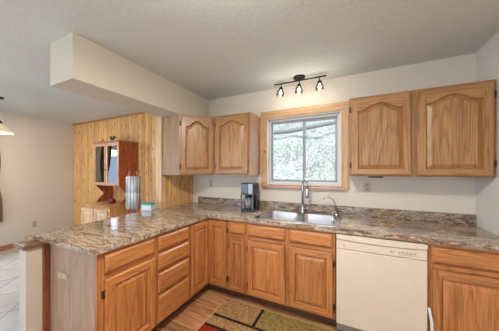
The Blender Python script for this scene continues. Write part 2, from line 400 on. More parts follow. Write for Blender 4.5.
# ------------------------------------------------------------------ cabinet fronts
def frame_M(o, n):
    """local: u along the width, v up, w outward; o = lower-left corner seen from the front, n = outward normal (unit, horizontal)"""
    n = Vector(n).normalized(); up = Vector((0, 0, 1)); u = up.cross(n)
    M = Matrix((( u.x, up.x, n.x, o[0]), (u.y, up.y, n.y, o[1]), (u.z, up.z, n.z, o[2]), (0, 0, 0, 1)))
    return M
def arch_loop(W, H, ml, mt, arch, ins, w, n=22):
    """inner loop of the door (left margin ml, top margin mt) with a cathedral arch, inset by ins"""
    x0, x1 = ml+ins, W-ml-ins; y0 = ml+ins
    yt = H-mt-ins - arch
    pts = []
    for i in range(n+1):
        t = 1-2*i/n
        tt = min(1, abs(t)/.86)
        yy = yt + arch*(0.5+0.5*math.cos(PI*tt))**.8 if arch > 0 else yt
        pts.append((W/2+t*(x1-x0)/2, yy, w))
    pts += [(x0, y0, w), (x1, y0, w)]
    return pts
def outer_loop(W, H, lp, w, e=0):
    pts = []; n = len(lp)-3
    x0, x1 = lp[n][0], lp[0][0]
    for i, p in enumerate(lp[:-2]):
        t = (p[0]-x0)/(x1-x0)
        pts.append((e+t*(W-2*e), H-e, w))
    pts += [(e, e, w), (W-e, e, w)]
    return pts
def door(parent, o, n, W, H, mats, arch=0, hinge='l', ml=.058, mt=.055, ins_axis='z', hinges=2, knob=False):
    """raised-panel door: rails and stiles, recessed moulding, raised panel, hinges"""
    th = .022; nv = Vector(n).normalized(); M = frame_M(Vector(o)+nv*.005, n)
    b = B(); b.M = M
    lp = arch_loop(W, H, ml, mt, arch, 0, th)
    ol = outer_loop(W, H, lp, th, .007); o0 = outer_loop(W, H, lp, 0); o1 = outer_loop(W, H, lp, th-.007)
    lb = arch_loop(W, H, ml, mt, arch, .005, th-.012)
    lc = arch_loop(W, H, ml, mt, arch, .006, .002)
    b.loft([o0, o1, ol, lp, lb, lc], cap0=True)
    Mi = M.inverted(); ra = 'y' if abs(nv.x) > .9 else 'x'
    for fc in b.bm.faces:
        q = Mi @ fc.calc_center_median()
        if ml < q.x < W-ml and (q.y < ml or q.y > H-mt-arch*1.1): fc.material_index = 1
    d = b.build('door', [mats['z'], mats.get(ra, mats['z'])], parent)
    b = B(); b.M = M
    p0 = arch_loop(W, H, ml, mt, arch, .006, .0025); p1 = arch_loop(W, H, ml, mt, arch, .012, .005); p2 = arch_loop(W, H, ml, mt, arch*.96, .036, .018); p3 = arch_loop(W, H, ml, mt, arch*.96, .039, .0195)
    b.loft([p0, p1, p2, p3], cap1=True, smooth=False)
    b.build('raised_panel', mats['z'], d)
    for k in range(hinges):
        vz = .07 if k == 0 else H-.07-.05
        b = B(); b.M = M
        if hinge == 'l': b.box(-.016, .004, vz, vz+.05, -.001, .007, .002); b.tube([(-.004, vz-.004, .009), (-.004, vz+.054, .009)], .0045, 8)
        else: b.box(W-.004, W+.016, vz, vz+.05, -.001, .007, .002); b.tube([(W+.004, vz-.004, .009), (W+.004, vz+.054, .009)], .0045, 8)
        b.build('hinge', hinge_m, d)
    return d
def drawer(parent, o, n, W, H, mats, ax, name='drawer_front'):
    M = frame_M(Vector(o)+Vector(n).normalized()*.005, n); b = B(); b.M = M; th = .022
    def r(e, w): return [(e, e, w), (W-e, e, w), (W-e, H-e, w), (e, H-e, w)]
    b.loft([r(0, 0), r(0, .010), r(.004, .012), r(.014, .021), r(.017, th)], cap0=True, cap1=True)
    return b.build(name, mats[ax], parent)
def rect_frame(b, M, W, H, cuts, t=.02):
    """face frame: slab with full width; cuts ignored in depth, doors overlay"""
    b.M = M; b.box(0, W, 0, H, -t, 0)
ZB = .10; ZT = .876; YF = -.61; XP = .443; UB = 1.3578; UT = 2.1224

# ---- base cabinets
def face(parent, M, W, z0, z1, rails, stiles, mats):
    """face frame with real openings: rails/stiles as boxes"""
    b = B(); b.M = M
    for s0, s1 in stiles: b.box(s0, s1, z0, z1, -.019, 0)
    edges = sorted(stiles)
    b.mi = 1
    for r0, r1 in rails:
        for (a, c), (e, f_) in zip(edges, edges[1:]): b.box(c, e, r0, r1, -.019, 0)
    return b.build('face_frame', [mats['z'], mats['y' if abs(M[0][2]) > .9 else 'x']], parent)
RAILS = [(ZB, ZB+.04), (.69, .725), (.845, ZT)]
GB = 'oak base cabinets under the counter'
def carcass(parent, boxes, m=None, name='carcass'):
    b = B()
    for q in boxes: b.box(*q)
    return b.build(name, m or OAKB['z'], parent)
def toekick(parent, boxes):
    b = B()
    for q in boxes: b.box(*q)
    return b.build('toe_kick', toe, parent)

# corner lazy-susan cabinet (L shaped) with two doors meeting in the corner
c = thing('base_cabinet', 'L-shaped corner oak base cabinet whose two full height doors meet in the inner corner', 'cabinet', (.3, -.3, 0), group=GB)
b = B(); b.prism([(-.16, -.003), (.715, -.003), (.715, YF+.02), (XP-.02, YF+.02), (XP-.02, -.935), (-.16, -.935)], ZB, ZT); b.build('carcass', OAKB['z'], c)
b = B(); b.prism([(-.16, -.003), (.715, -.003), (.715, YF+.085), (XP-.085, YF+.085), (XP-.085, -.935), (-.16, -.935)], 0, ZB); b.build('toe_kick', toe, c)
b = B(); b.prism([(.715, YF+.0195), (.715, YF), (XP, YF), (XP, -.935), (XP-.0195, -.935), (XP-.0195, YF+.0195)], ZB, ZT); b.build('face_frame', OAKB['z'], c)
door(c, (XP+.022, YF, .13), (0, -1, 0), .695-XP-.022, .715, OAKB, hinge='r', ml=.05, hinges=2)
door(c, (XP, -.915, .13), (1, 0, 0), .915+YF-.024, .715, OAKB, hinge='l', ml=.05, hinges=0)
# narrow drawer base
def back_unit(x0, x1, label, fronts, name='base_cabinet', group=GB, hollow=False):
    c = thing(name, label, 'cabinet', ((x0+x1)/2, YF/2, 0), group=group)
    if hollow:
        carcass(c, [(x0, x0+.016, YF+.02, -.003, ZB, ZT), (x1-.016, x1, YF+.02, -.003, ZB, ZT), (x0+.016, x1-.016, YF+.02, -.003, ZB, ZB+.016), (x0+.016, x1-.016, -.01, -.003, ZB+.016, ZT)])
    else:
        carcass(c, [(x0, x1, YF+.02, -.003, ZB, ZT)])
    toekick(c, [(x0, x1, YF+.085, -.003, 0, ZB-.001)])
    M = frame_M((x0, YF, 0), (0, -1, 0)); W = x1-x0
    st = [(0, fronts[0][0]-x0+.012)]
    for (a, e, h), (a2, e2, h2) in zip(fronts, fronts[1:]): st.append((e-x0-.012, a2-x0+.012))
    st.append((fronts[-1][1]-x0-.012, W))
    face(c, M, W, ZB, ZT, RAILS, st, OAKB)
    for a, e, h in fronts:
        drawer(c, (a, YF, .733), (0, -1, 0), e-a, .115, OAKB, 'x')
        door(c, (a, YF, .12), (0, -1, 0), e-a, .568, OAKB, hinge=h, ml=.05 if e-a > .3 else .042)
    return c
back_unit(.716, .940, 'narrow oak base cabinet with one slim drawer over a slim door', [(.735, .922, 'l')])
back_unit(.941, 1.806, 'wide oak sink base cabinet with two doors below the double sink', [(.957, 1.357, 'l'), (1.402, 1.786, 'r')], hollow=True)
back_unit(2.446, 2.946, 'oak base cabinet right of the dishwasher against the right wall', [(2.468, 2.935, 'r')])
# peninsula units, fronts face +X
def pen_shell(y0, y1, label, stiles, rails, group=GB):
    c = thing('base_cabinet', label, 'cabinet', (.14, (y0+y1)/2, 0), group=group)
    carcass(c, [(-.16, XP-.02, y0, y1, ZB, ZT)])
    toekick(c, [(-.16, XP-.085, y0, y1, 0, ZB-.001)])
    face(c, frame_M((XP, y0, 0), (1, 0, 0)), y1-y0, ZB, ZT, rails, stiles, OAKB)
    return c
c = pen_shell(-1.349, -.936, 'oak base cabinet with a bank of four stacked drawers on the peninsula', [(0, .03), (.383, .413)], [(ZB, .13), (.345, .37), (.535, .56), (.70, .725), (.845, ZT)])
for z0, z1 in ((.728, .850), (.565, .702), (.372, .535), (.115, .345)):
    drawer(c, (XP, -1.330, z0), (1, 0, 0), .372, z1-z0, OAKB, 'y')
c = pen_shell(-1.785, -1.350, 'oak base cabinet with one drawer over one door at the open end of the peninsula', [(0, .04), (.405, .435)], RAILS)
drawer(c, (XP, -1.756, .728), (1, 0, 0), .388, .120, OAKB, 'y')
door(c, (XP, -1.756, .12), (1, 0, 0), .388, .568, OAKB, hinge='l')
# end panel, facing the camera
b = B(); b.box(-.171, XP-.021, -1.797, -1.786, 0, ZT); b.build('end_panel', veneer, c)
b = B(); b.box(XP-.021, XP, -1.797, -1.786, ZB, ZT); b.build('end_stile', OAKB['z'], c)
p = thing('outlet', 'horizontal tan outlet plate on the grey-brown end panel of the peninsula', 'outlet', (.02, -1.797, .64))
b = B(); b.box(-.05, .09, -1.803, -1.797, .62, .665, .002); b.build('cover_plate', plate_tan, p)
for x in (-.02, .035):
    b = B(); b.box(x, x+.03, -1.806, -1.803, .628, .657, .001); b.build('receptacle', plain('tan_receptacle', srgb(190, 170, 150), .45), p)

# ---- dishwasher
dw = thing('dishwasher', 'bisque built-in dishwasher with a plain front panel under the counter', 'dishwasher', (2.126, -.32, 0))
DX0, DX1 = 1.812, 2.440
b = B(); b.box(DX0+.005, DX1-.005, -.60, -.01, .02, .862); b.build('tub', bisque_dark, dw)
b = B(); b.box(DX0+.004, DX1-.004, -.645, -.601, .10, .742, .006); b.build('door_panel', bisque, dw)
# control panel with a gently curved pull recess between two bands
def curve_band(name, zt0, zt1, zb0, zb1, y, m, bow):
    b = B(); n = 24; F = []; G = []
    for i in range(n+1):
        t = i/n; x = DX0+.004+t*(DX1-DX0-.008)
        f0 = bow*(1-(2*t-1)**2)
        F.append([(x, y, zt0+zt1*f0), (x, y, zb0+zb1*f0), (x, -.60, zb0+zb1*f0), (x, -.60, zt0+zt1*f0)])
    b.loft(F, cap0=True, cap1=True); return b.build(name, m, dw, bevel=.002)
curve_band('control_panel', .822, -1, .746, 0, -.640, bisque, .012)
curve_band('handle_groove', .8235, -1, .8215, -1, -.618, bisque_dark, .012)
curve_band('top_band', .866, 0, .828, -1, -.648, bisque, .012)
b = B()
z0 = .772; y = -.6412
def tick(x, z, w_, h): b.box(x, x+w_, y, y+.0012, z, z+h)
tick(1.868, z0-.004, .018, .002); tick(1.868, z0+.010, .018, .002); tick(1.874, z0, .006, .007)
b.build('brand_mark', label_grey, dw); b = B()
for i, x in enumerate((2.208, 2.214, 2.222, 2.228)): tick(x, z0+.002*(i % 2), .003, .018-.004*(i % 3))
for i in range(9): tick(2.262+i*.0125, z0+(.004 if i % 3 else 0), .007, .010 if i % 2 else .014)
tick(2.255, z0-.006, .13, .0015)
b.build('printed_legend', label_grey, dw)
b = B(); b.box(DX0+.02, DX1-.02, -.56, -.55, .0, .095); b.build('kick_plate', bisque_dark, dw)
# small white strip sticking out beside the dishwasher
b = B(); pts = [(2.447, -.632, .40), (2.452, -.640, .36), (2.460, -.644, .30), (2.462, -.644, .24), (2.458, -.641, .18), (2.449, -.636, .12)]
b.loft([[(x-.008, yy-.001, z), (x+.008, yy-.003, z), (x+.008, yy+.002, z), (x-.008, yy+.003, z)] for x, yy, z in pts], cap0=True, cap1=True)
tag(b.build('plastic_strip', white_p), 'small white plastic strip sticking out at the lower right edge of the dishwasher', 'strip')

# ------------------------------------------------------------------ countertop with sink cut-out
SX0, SX1, SY0, SY1 = 1.01, 1.835, -.585, -.055
ct = thing('countertop', 'L-shaped brown and grey granite-look countertop running over the base cabinets and peninsula', 'countertop', (.6, -.6, .876))
Z0, Z1 = .876, .914
YE = -1.845; XE = XP+.03; YC = YF-.03
b = B()
def slab(poly, edge_skip=()): b.prism(poly, Z0, Z1)
# one continuous outline with hole: grid of cells merged
def cells(xs, ys, inside, z0, z1):
    vt = {}; 
    def gv(x, y, z):
        k = (round(x, 5), round(y, 5), z)
        if k not in vt: vt[k] = b.v((x, y, z))
        return vt[k]
    nx, ny = len(xs)-1, len(ys)-1
    ok = [[inside((xs[i]+xs[i+1])/2, (ys[j]+ys[j+1])/2) for j in range(ny)] for i in range(nx)]
    for i in range(nx):
        for j in range(ny):
            if not ok[i][j]: continue
            x0, x1, y0, y1 = xs[i], xs[i+1], ys[j], ys[j+1]
            b.f([gv(x0, y0, z1), gv(x1, y0, z1), gv(x1, y1, z1), gv(x0, y1, z1)])
            b.f([gv(x0, y0, z0), gv(x0, y1, z0), gv(x1, y1, z0), gv(x1, y0, z0)])
            for di, dj, pa, pb in ((-1, 0, (x0, y0), (x0, y1)), (1, 0, (x1, y0), (x1, y1)), (0, -1, (x0, y0), (x1, y0)), (0, 1, (x0, y1), (x1, y1))):
                a, c_ = i+di, j+dj
                if 0 <= a < nx and 0 <= c_ < ny and ok[a][c_]: continue
                b.f([gv(*pa, z0), gv(*pb, z0), gv(*pb, z1), gv(*pa, z1)])
xs = [-.40, -.30, XE, SX0+.02, SX1-.02, XR-.001]; ys = [YE, YC, -.61, SY0+.02, SY1-.02, -.001]
def inside(x, y):
    if x < XE: return not (x < -.30 and y > -.61)
    if y < YC: return False
    return not (SX0 < x < SX1 and SY0 < y < SY1)
cells(xs, ys, inside, Z0, Z1)
# pull the outer edge of the peninsula in towards its end, as in the photo
for v_ in b.bm.verts:
    if abs(v_.co.x+.40) < 1e-3 and v_.co.y < YE+.01: v_.co.x = -.295; v_.co.y -= .055
    elif abs(v_.co.x-XE) < 1e-3 and v_.co.y < YE+.01: v_.co.y += .012
top = b.build('counter_slab', granite, ct)
md = top.modifiers.new('bevel', 'BEVEL'); md.width = .007; md.segments = 3; md.limit_method = 'ANGLE'; md.angle_limit = math.radians(50)
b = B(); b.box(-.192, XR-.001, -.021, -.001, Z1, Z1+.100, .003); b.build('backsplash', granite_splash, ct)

# ------------------------------------------------------------------ sink
sk = thing('sink', 'stainless steel double bowl drop-in sink in the counter below the window', 'sink', (1.395, -.31, .914))
def rr(x0, x1, y0, y1, r, z, n=6):
    pts = []
    for cx, cy, a0 in ((x1-r, y1-r, 0), (x0+r, y1-r, 90), (x0+r, y0+r, 180), (x1-r, y0+r, 270)):
        for k in range(n+1):
            a = math.radians(a0+90*k/n); pts.append((cx+r*math.cos(a), cy+r*math.sin(a), z))
    return pts
ZD = .919
mid = (SX0+SX1)/2
bowls = [(SX0+.04, mid-.018, SY0+.035, SY1-.095), (mid+.018, SX1-.048, SY0+.035, SY1-.095)]
# deck: rim ring + connecting strips, with bowl holes (bridge outer halves)
b = B()
for (x0, x1, y0, y1), (ox0, ox1) in zip(bowls, ((SX0, mid), (mid, SX1))):
    inner = rr(x0, x1, y0, y1, .06, ZD)
    # outer loop with matching count: square corners repeated
    out = []
    for (cx, cy) in ((ox1, SY1), (ox0, SY1), (ox0, SY0), (ox1, SY0)):
        rad = .03
        isl = (cx == SX0 or cx == SX1)
        sx = 1 if cx == ox1 else -1; sy = 1 if cy == SY1 else -1
        a0 = {(1, 1): 0, (-1, 1): 90, (-1, -1): 180, (1, -1): 270}[(sx, sy)]
        for k in range(7):
            if isl:
                a = math.radians(a0+15*k); out.append((cx-sx*rad+rad*math.cos(a), cy-sy*rad+rad*math.sin(a), ZD))
            else:
                # keep points along the mid line / edges
                t = k/6
                e0 = {(1, 1): (cx, cy-.03), (-1, 1): (cx+.03, cy), (-1, -1): (cx, cy+.03), (1, -1): (cx-.03, cy)}[(sx, sy)]
                e1 = {(1, 1): (cx-.03, cy), (-1, 1): (cx, cy-.03), (-1, -1): (cx+.03, cy), (1, -1): (cx, cy+.03)}[(sx, sy)]
                if t <= .5: q = (e0[0]+(cx-e0[0])*t*2, e0[1]+(cy-e0[1])*t*2)
                else: q = (cx+(e1[0]-cx)*(t*2-1), cy+(e1[1]-cy)*(t*2-1))
                out.append((q[0], q[1], ZD))
    L = b.loft([out, rr(x0-.006, x1+.006, y0-.006, y1+.006, .064, ZD+.0015), inner])
# outer lip down to the counter
b.loft([rr(SX0, SX1, SY0, SY1, .03, ZD), rr(SX0-.006, SX1+.006, SY0-.006, SY1+.006, .034, ZD-.0045)], smooth=True)
b.build('rim', steel, sk)
for i, (x0, x1, y0, y1) in enumerate(bowls):
    b = B(); D = .17
    b.loft([rr(x0, x1, y0, y1, .06, ZD), rr(x0+.004, x1-.004, y0+.004, y1-.004, .058, ZD-.012), rr(x0+.012, x1-.012, y0+.012, y1-.012, .055, ZD-D+.03), rr(x0+.03, x1-.03, y0+.03, y1-.03, .045, ZD-D+.004), rr(x0+.09, x1-.09, y0+.09, y1-.09, .03, ZD-D)], cap1=True, smooth=True)
    bw = b.build('bowl', steel, sk)
    b = B(); b.lathe([(.045, 0), (.045, .003), (.03, .003), (.02, .0005)], ((x0+x1)/2, (y0+y1)/2, ZD-D+.0005), 20); b.build('drain', chrome, bw)
# main faucet
fa = thing('faucet', 'tall brushed gooseneck pull-down faucet standing behind the divider of the double sink', 'faucet', (1.42, -.10, ZD))
fx, fy = 1.42, -.10
b = B(); b.lathe([(.030, 0), (.030, .006), (.020, .012), (.018, .05), (.016, .10)], (fx, fy, ZD), 20); b.build('base', chrome, fa)
b = B(); P = [(fx, fy, ZD+.10), (fx, fy, ZD+.26), (fx, fy, ZD+.335)]
ux, uy = .62, -.78
R = .055
for k in range(1, 13):
    a = PI*k/12; q = R*(1-math.cos(a)); P.append((fx+ux*q, fy+uy*q, ZD+.335+R*math.sin(a)))
P.append((fx+ux*2*R, fy+uy*2*R, ZD+.29)); b.tube(P, .0125, 14); b.build('spout', chrome, fa)
b = B(); b.tube([(fx+ux*2*R, fy+uy*2*R, ZD+.295), (fx+ux*2*R, fy+uy*2*R, ZD+.27), (fx+ux*2*R, fy+uy*2*R, ZD+.20), (fx+ux*2*R, fy+uy*2*R, ZD+.185)], [.014, .017, .021, .018], 14); b.build('spray_head', chrome, fa)
b = B(); b.tube([(fx, fy, ZD+.055), (fx+.055, fy-.005, ZD+.055), (fx+.07, fy-.006, ZD+.058)], .011, 12); b.tube([(fx+.068, fy-.006, ZD+.05), (fx+.075, fy-.012, ZD+.10), (fx+.078, fy-.016, ZD+.155)], [.009, .007, .006], 10); b.build('handle', chrome, fa)
# filter faucet
ff = thing('filter_faucet', 'small slender filtered water tap at the right rear corner of the sink', 'faucet', (1.79, -.09, ZD))
x, y = 1.79, -.09
b = B(); b.lathe([(.028, 0), (.028, .008), (.022, .018), (.014, .024), (.012, .045)], (x, y, ZD), 18); b.build('base', chrome, ff)
b = B(); b.tube([(x, y, ZD+.04), (x-.012, y-.005, ZD+.12), (x-.03, y-.012, ZD+.165), (x-.07, y-.026, ZD+.195), (x-.105, y-.038, ZD+.205), (x-.125, y-.045, ZD+.20), (x-.133, y-.048, ZD+.175)], [.0085, .008, .007, .0065, .006, .006, .0065], 10); b.build('spout', chrome, ff)
b = B(); b.tube([(x, y, ZD+.038), (x+.045, y-.012, ZD+.045)], [.008, .006], 8); b.build('lever', black, ff)

# ------------------------------------------------------------------ coffee maker
cm = thing('coffee_maker', 'black and silver drip coffee maker on the counter left of the window', 'coffee maker', (.81, -.235, .914))
x0, x1, y0, y1 = .722, .885, -.335, -.15
zc = .915
b = B(); b.box(x0, x1, y0, y1, zc, zc+.030, .006); b.box(x0, x1, y1-.075, y1, zc+.031, zc+.20, .005); b.build('body', black, cm)
b = B(); b.box(x0, x1, y0, y1, zc+.205, zc+.345, .008); b.build('brew_head', black, cm)
b = B(); b.box(x0+.006, x0+.095, y0-.004, y0, zc+.222, zc+.336, .0015); b.build('front_badge_panel', plain('dark_steel', srgb(84, 88, 96), .3, .7), cm)
b = B(); b.box(x0+.102, x1-.006, y0-.004, y0, zc+.215, zc+.338, .0015); b.build('control_panel', silverplastic, cm)
pm = plain('grey_pillar', srgb(92, 94, 100), .35, .5)
for q in (x0-.002, x1-.012):
    b = B(); b.box(q, q+.014, y0-.003, y0+.01, zc+.03, zc+.205); b.build('side_pillar', pm, cm)
b = B(); cx, cy = (x0+x1)/2, y0+.058
b.lathe([(.035, 0), (.055, .006), (.062, .04), (.060, .08), (.045, .12), (.040, .135)], (cx, cy, zc+.032), 24); cg = b.build('carafe', plain('carafe_glass', srgb(120, 122, 130), .08, .4), cm)
b = B(); b.lathe([(.042, .0), (.044, .012), (.02, .02)], (cx, cy, zc+.168), 20); b.build('lid', black, cg)
b = B(); b.tube([(cx+.03, cy-.05, zc+.15), (cx+.045, cy-.075, zc+.14), (cx+.048, cy-.08, zc+.09), (cx+.035, cy-.06, zc+.06)], .007, 8); b.build('handle', silverplastic, cg)

# ------------------------------------------------------------------ wall (upper) cabinets
GU = 'oak wall cabinets'
D = .305
u1 = thing('wall_cabinet', 'diagonal corner oak wall cabinet with one narrow arched door and a plain side panel', 'cabinet', (0, -.3, UB), group=GU)
poly = [(-.302, -.003), (-.302, -.595), (-.014, -.595), (.300, -.285), (.300, -.003)]
b = B(); b.prism(poly, UB, UT-.001); b.build('carcass', OAK['z'], u1)
b = B(); b.box(-.302, -.006, -.606, -.596, UB, UT-.001); b.build('side_panel', veneer, u1)
nd = Vector((1, -1, 0)).normalized()
W = math.hypot(.311, .306)
n_ = Vector((.306, -.311, 0)).normalized()
M = frame_M((-.003, -.608, 0), n_)
face(u1, M, W, UB, UT-.001, [(UB, UB+.035), (UT-.045, UT-.001)], [(0, .04), (W-.04, W)], OAK)
uu = Vector((0, 0, 1)).cross(n_)
o = Vector((-.003, -.608, 0))+uu*.018
door(u1, (o.x, o.y, UB+.012), n_, W-.036, UT-UB-.034, OAK, arch=.075, hinge='l', ml=.055)
def upper(x0, x1, label, doors, side=None):
    c = thing('wall_cabinet', label, 'cabinet', ((x0+x1)/2, -.15, UB), group=GU)
    b = B(); b.box(x0, x1, -D+.02, -.003, UB, UT); b.build('carcass', OAK['z'], c)
    st = [(0, doors[0][0]-x0+.012)]
    for (a, e, h), (a2, e2, h2) in zip(doors, doors[1:]): st.append((e-x0-.012, a2-x0+.012))
    st.append((doors[-1][1]-x0-.012, x1-x0))
    face(c, frame_M((x0, -D, 0), (0, -1, 0)), x1-x0, UB, UT, [(UB, UB+.035), (UT-.045, UT)], st, OAK)
    for a, e, h in doors: door(c, (a, -D, UB+.012), (0, -1, 0), e-a, UT-UB-.034, OAK, arch=.06, hinge=h, ml=.056)
    return c
c = upper(.312, .838, 'single door oak wall cabinet between the diagonal corner cabinet and the window', [(.345, .815, 'l')])
b = B(); b.box(.8385, .842, -D+.001, -.003, UB, UT); b.build('side_panel', veneer, c)
upper(1.915, 2.945, 'wide two door oak wall cabinet right of the window', [(1.935, 2.408, 'l'), (2.452, 2.926, 'r')])
b = B(); b.box(2.09, 2.215, -.20, -.16, UB-.016, UB-.0005, .003)
tag(b.build('hanging_rail', plain('dark_rail', srgb(60, 40, 34), .5)), 'short dark bracket under the wide wall cabinet above the outlet', 'bracket')

# ------------------------------------------------------------------ outlets
def outlet(x, z, label):
    t = thing('outlet', label, 'outlet', (x, 0, z))
    b = B(); b.box(x-.036, x+.036, -.006, 0, z-.058, z+.058, .002); b.build('cover_plate', plate_m, t)
    for dz in (-.024, .024):
        b = B(); b.box(x-.017, x+.017, -.0085, -.006, z+dz-.014, z+dz+.014, .002); r_ = b.build('receptacle', plate_tan, t)
        b = B()
        for dx in (-.007, .005): b.box(x+dx, x+dx+.002, -.0092, -.0085, z+dz-.006, z+dz+.005)
        b.build('slots', black, r_)
outlet(2.09, 1.235, 'almond duplex outlet on the back wall under the wide right wall cabinet')
outlet(.037, 1.227, 'almond duplex outlet on the back wall left of the coffee maker')
yy = -.70
t = thing('outlet', 'almond outlet low on the plain wall of the dining area', 'outlet', (0, 0, 0)); 
t.location = (lx(-.70), -.70, .36); t.rotation_euler = (0, 0, math.atan(.17))
b = B(); b.box(0, .006, -.036, .036, -.058, .058, .002); b.build('cover_plate', plate_m, t, local=True)
for dz in (-.024, .024):
    b = B(); b.box(.006, .0085, -.017, .017, dz-.014, dz+.014, .002); b.build('receptacle', plate_tan, t, local=True)

# ------------------------------------------------------------------ track light
TX, TY = 1.402, -.20
tl = thing('track_light', 'dark bronze three-head track light on the ceiling above the window', 'ceiling light', (TX, TY, CEIL))
b = B(); b.lathe([(.066, -.0005), (.066, -.012), (.056, -.022), (.02, -.030), (.009, -.034), (.009, -.05)], (TX, TY, CEIL), 28); b.build('canopy', bronze, tl)
BZ = CEIL-.040
b = B(); b.tube([(TX-.298, TY, BZ), (TX-.292, TY, BZ), (TX+.286, TY, BZ), (TX+.292, TY, BZ)], [.011, .008, .008, .011], 12); b.build('bar', bronze, tl)
bulb_m = emit('lit_bulb', (1.0, .93, .82, 1), 14)
for i, (dx, tx) in enumerate(((-.212, -.15), (0, .05), (.222, .12))):
    hx = TX+dx
    b = B(); b.tube([(hx, TY, BZ), (hx, TY, BZ-.045)], .005, 8)
    d_ = Vector((tx*.3, -.30, -1)).normalized(); p0 = Vector((hx, TY, BZ-.045))
    M = Matrix.Translation(p0) @ d_.to_track_quat('Z', 'Y').to_matrix().to_4x4()
    b.M = M; b.lathe([(.006, -.008), (.015, -.004), (.020, .010), (.024, .034), (.020, .038)], (0, 0, 0), 18)
    for k in range(4):
        a = PI/4+k*PI/2; ca, sa = math.cos(a), math.sin(a)
        b.tube([(.022*ca, .022*sa, .03), (.036*ca, .036*sa, .045), (.040*ca, .040*sa, .074)], .0026, 6)
    b.tube([(.040*math.cos(q*PI/10), .040*math.sin(q*PI/10), .074) for q in range(21)], .003, 6)
    h = b.build('lamp_head', bronze, tl)
    b = B(); b.M = M; b.lathe([(.024, .038), (.034, .05), (.039, .072), (.044, .10)], (0, 0, 0), 20, cap=False); b.build('glass_shade', clear_glass, h)
    b = B(); b.M = M; b.lathe([(.007, .039), (.008, .056), (.013, .066), (.014, .074), (.010, .082), (.002, .085)], (0, 0, 0), 16); b.build('bulb', bulb_m, h)
    l = bpy.data.lights.new('track_bulb', 'POINT'); l.energy = 1.1; l.color = (1, .90, .76); l.shadow_soft_size = .018
    q = bpy.data.objects.new('track_bulb_light', l); C.objects.link(q); q.parent = h; q.location = (M @ Vector((0, 0, .11)))-tl.location

# ------------------------------------------------------------------ ceiling lamps out of frame (rear one added for fill; lights set up above)
for x, y, r, lb in ((1.45, -2.0, .19, 'round flush white ceiling lamp over the kitchen floor'), (.3, -3.7, .27, 'unseen round ceiling lamp added near the patio door for fill light')):
    t = thing('ceiling_lamp', lb, 'ceiling light', (x, y, CEIL))
    b = B(); b.lathe([(r, -.001), (r, -.022), (r*.95, -.022), (r*.95, -.004)], (x, y, CEIL), 32, cap=False); b.build('lamp_ring', white_p, t)

# ------------------------------------------------------------------ pendant lamp in the dining area
px_, py_, pz_ = -2.675, -1.428, 1.965
pl = thing('pendant_lamp', 'cream glass pendant lamp with a dark stem hanging in the dining area', 'pendant lamp', (px_, py_, CEIL))
b = B(); b.lathe([(.158, 0), (.154, .004), (.112, .055), (.072, .095), (.042, .125), (.03, .14)], (px_, py_, pz_), 32, cap=False)
m, nt, bs = mat('cream_glass'); g = N(nt)
no = g.n('ShaderNodeTexNoise'); no.inputs['Scale'].default_value = 9; tc = g.n('ShaderNodeTexCoord'); g.l(tc.outputs['Object'], no.inputs['Vector'])
g.l(g.ramp(no.outputs[0], [(.35, srgb(226, 200, 150)), (.65, srgb(245, 230, 196))]), bs.inputs['Base Color']); bs.inputs['Emission Color'].default_value = (1, .78, .45, 1); bs.inputs['Emission Strength'].default_value = .42; bs.inputs['Roughness'].default_value = .3
ls = b.build('lamp_shade', m, pl); sm = ls.modifiers.new('solid', 'SOLIDIFY'); sm.thickness = .004
b = B(); b.lathe([(.042, .132), (.044, .15), (.028, .175), (.014, .19)], (px_, py_, pz_), 20)
hook = [(px_+.0, py_, pz_+.16), (px_+.004, py_, pz_+.19), (px_-.006, py_, pz_+.215), (px_-.03, py_, pz_+.235), (px_-.035, py_, pz_+.27), (px_-.01, py_, pz_+.29)]
b.tube(hook, .006, 8); b.tube([(px_-.01, py_, pz_+.29), (px_, py_, pz_+.33), (px_, py_, CEIL-.02)], .004, 8); b.build('stem', bronze, pl)
b = B(); b.lathe([(.06, -.001), (.055, -.02), (.012, -.03)], (px_, py_, CEIL), 20); b.build('canopy', bronze, pl)
b = B(); b.lathe([(.012, .07), (.03, .04), (.034, .015), (.02, -.008), (.003, -.014)], (px_, py_, pz_+.02), 16); b.build('bulb', emit('pendant_bulb', (1, .9, .72, 1), 9), pl)

pq = bpy.data.lights.new('pendant_bulb', 'POINT'); pq.energy = 22; pq.color = (1, .86, .68); pq.shadow_soft_size = .04
po = bpy.data.objects.new('pendant_bulb_light', pq); C.objects.link(po); po.location = (px_, py_, pz_-.06)

# ------------------------------------------------------------------ curtain at the left wall window
def curtain_mesh():
    b = B(); rows = []; nz = 20; ny = 30
    for k in range(nz+1):
        z = .52+(2.10-.52)*k/nz
        tie = math.exp(-((z-1.22)/.22)**2)
        y0 = -1.150-.05*tie-.06*max(0, (z-1.3)/.8)-.02*max(0, (.9-z)/.4)*0
        wd = .20-.10*tie
        row = []
        for i in range(ny+1):
            s_ = i/ny
            yy = y0-s_*wd
            row.append((lx(yy)+.045+.016*math.sin(s_*30)*(1-.5*tie), yy, z))
        rows.append(row)
    b.smooth = True
    b.loft(rows, closed=False)
    o = b.build('curtain', plain('brown_curtain_cloth', srgb(112, 90, 74), .9))
    s_ = o.modifiers.new('solid', 'SOLIDIFY'); s_.thickness = .004
    return o
tag(curtain_mesh(), 'brown gathered curtain hanging at the edge of the dining window', 'curtain')

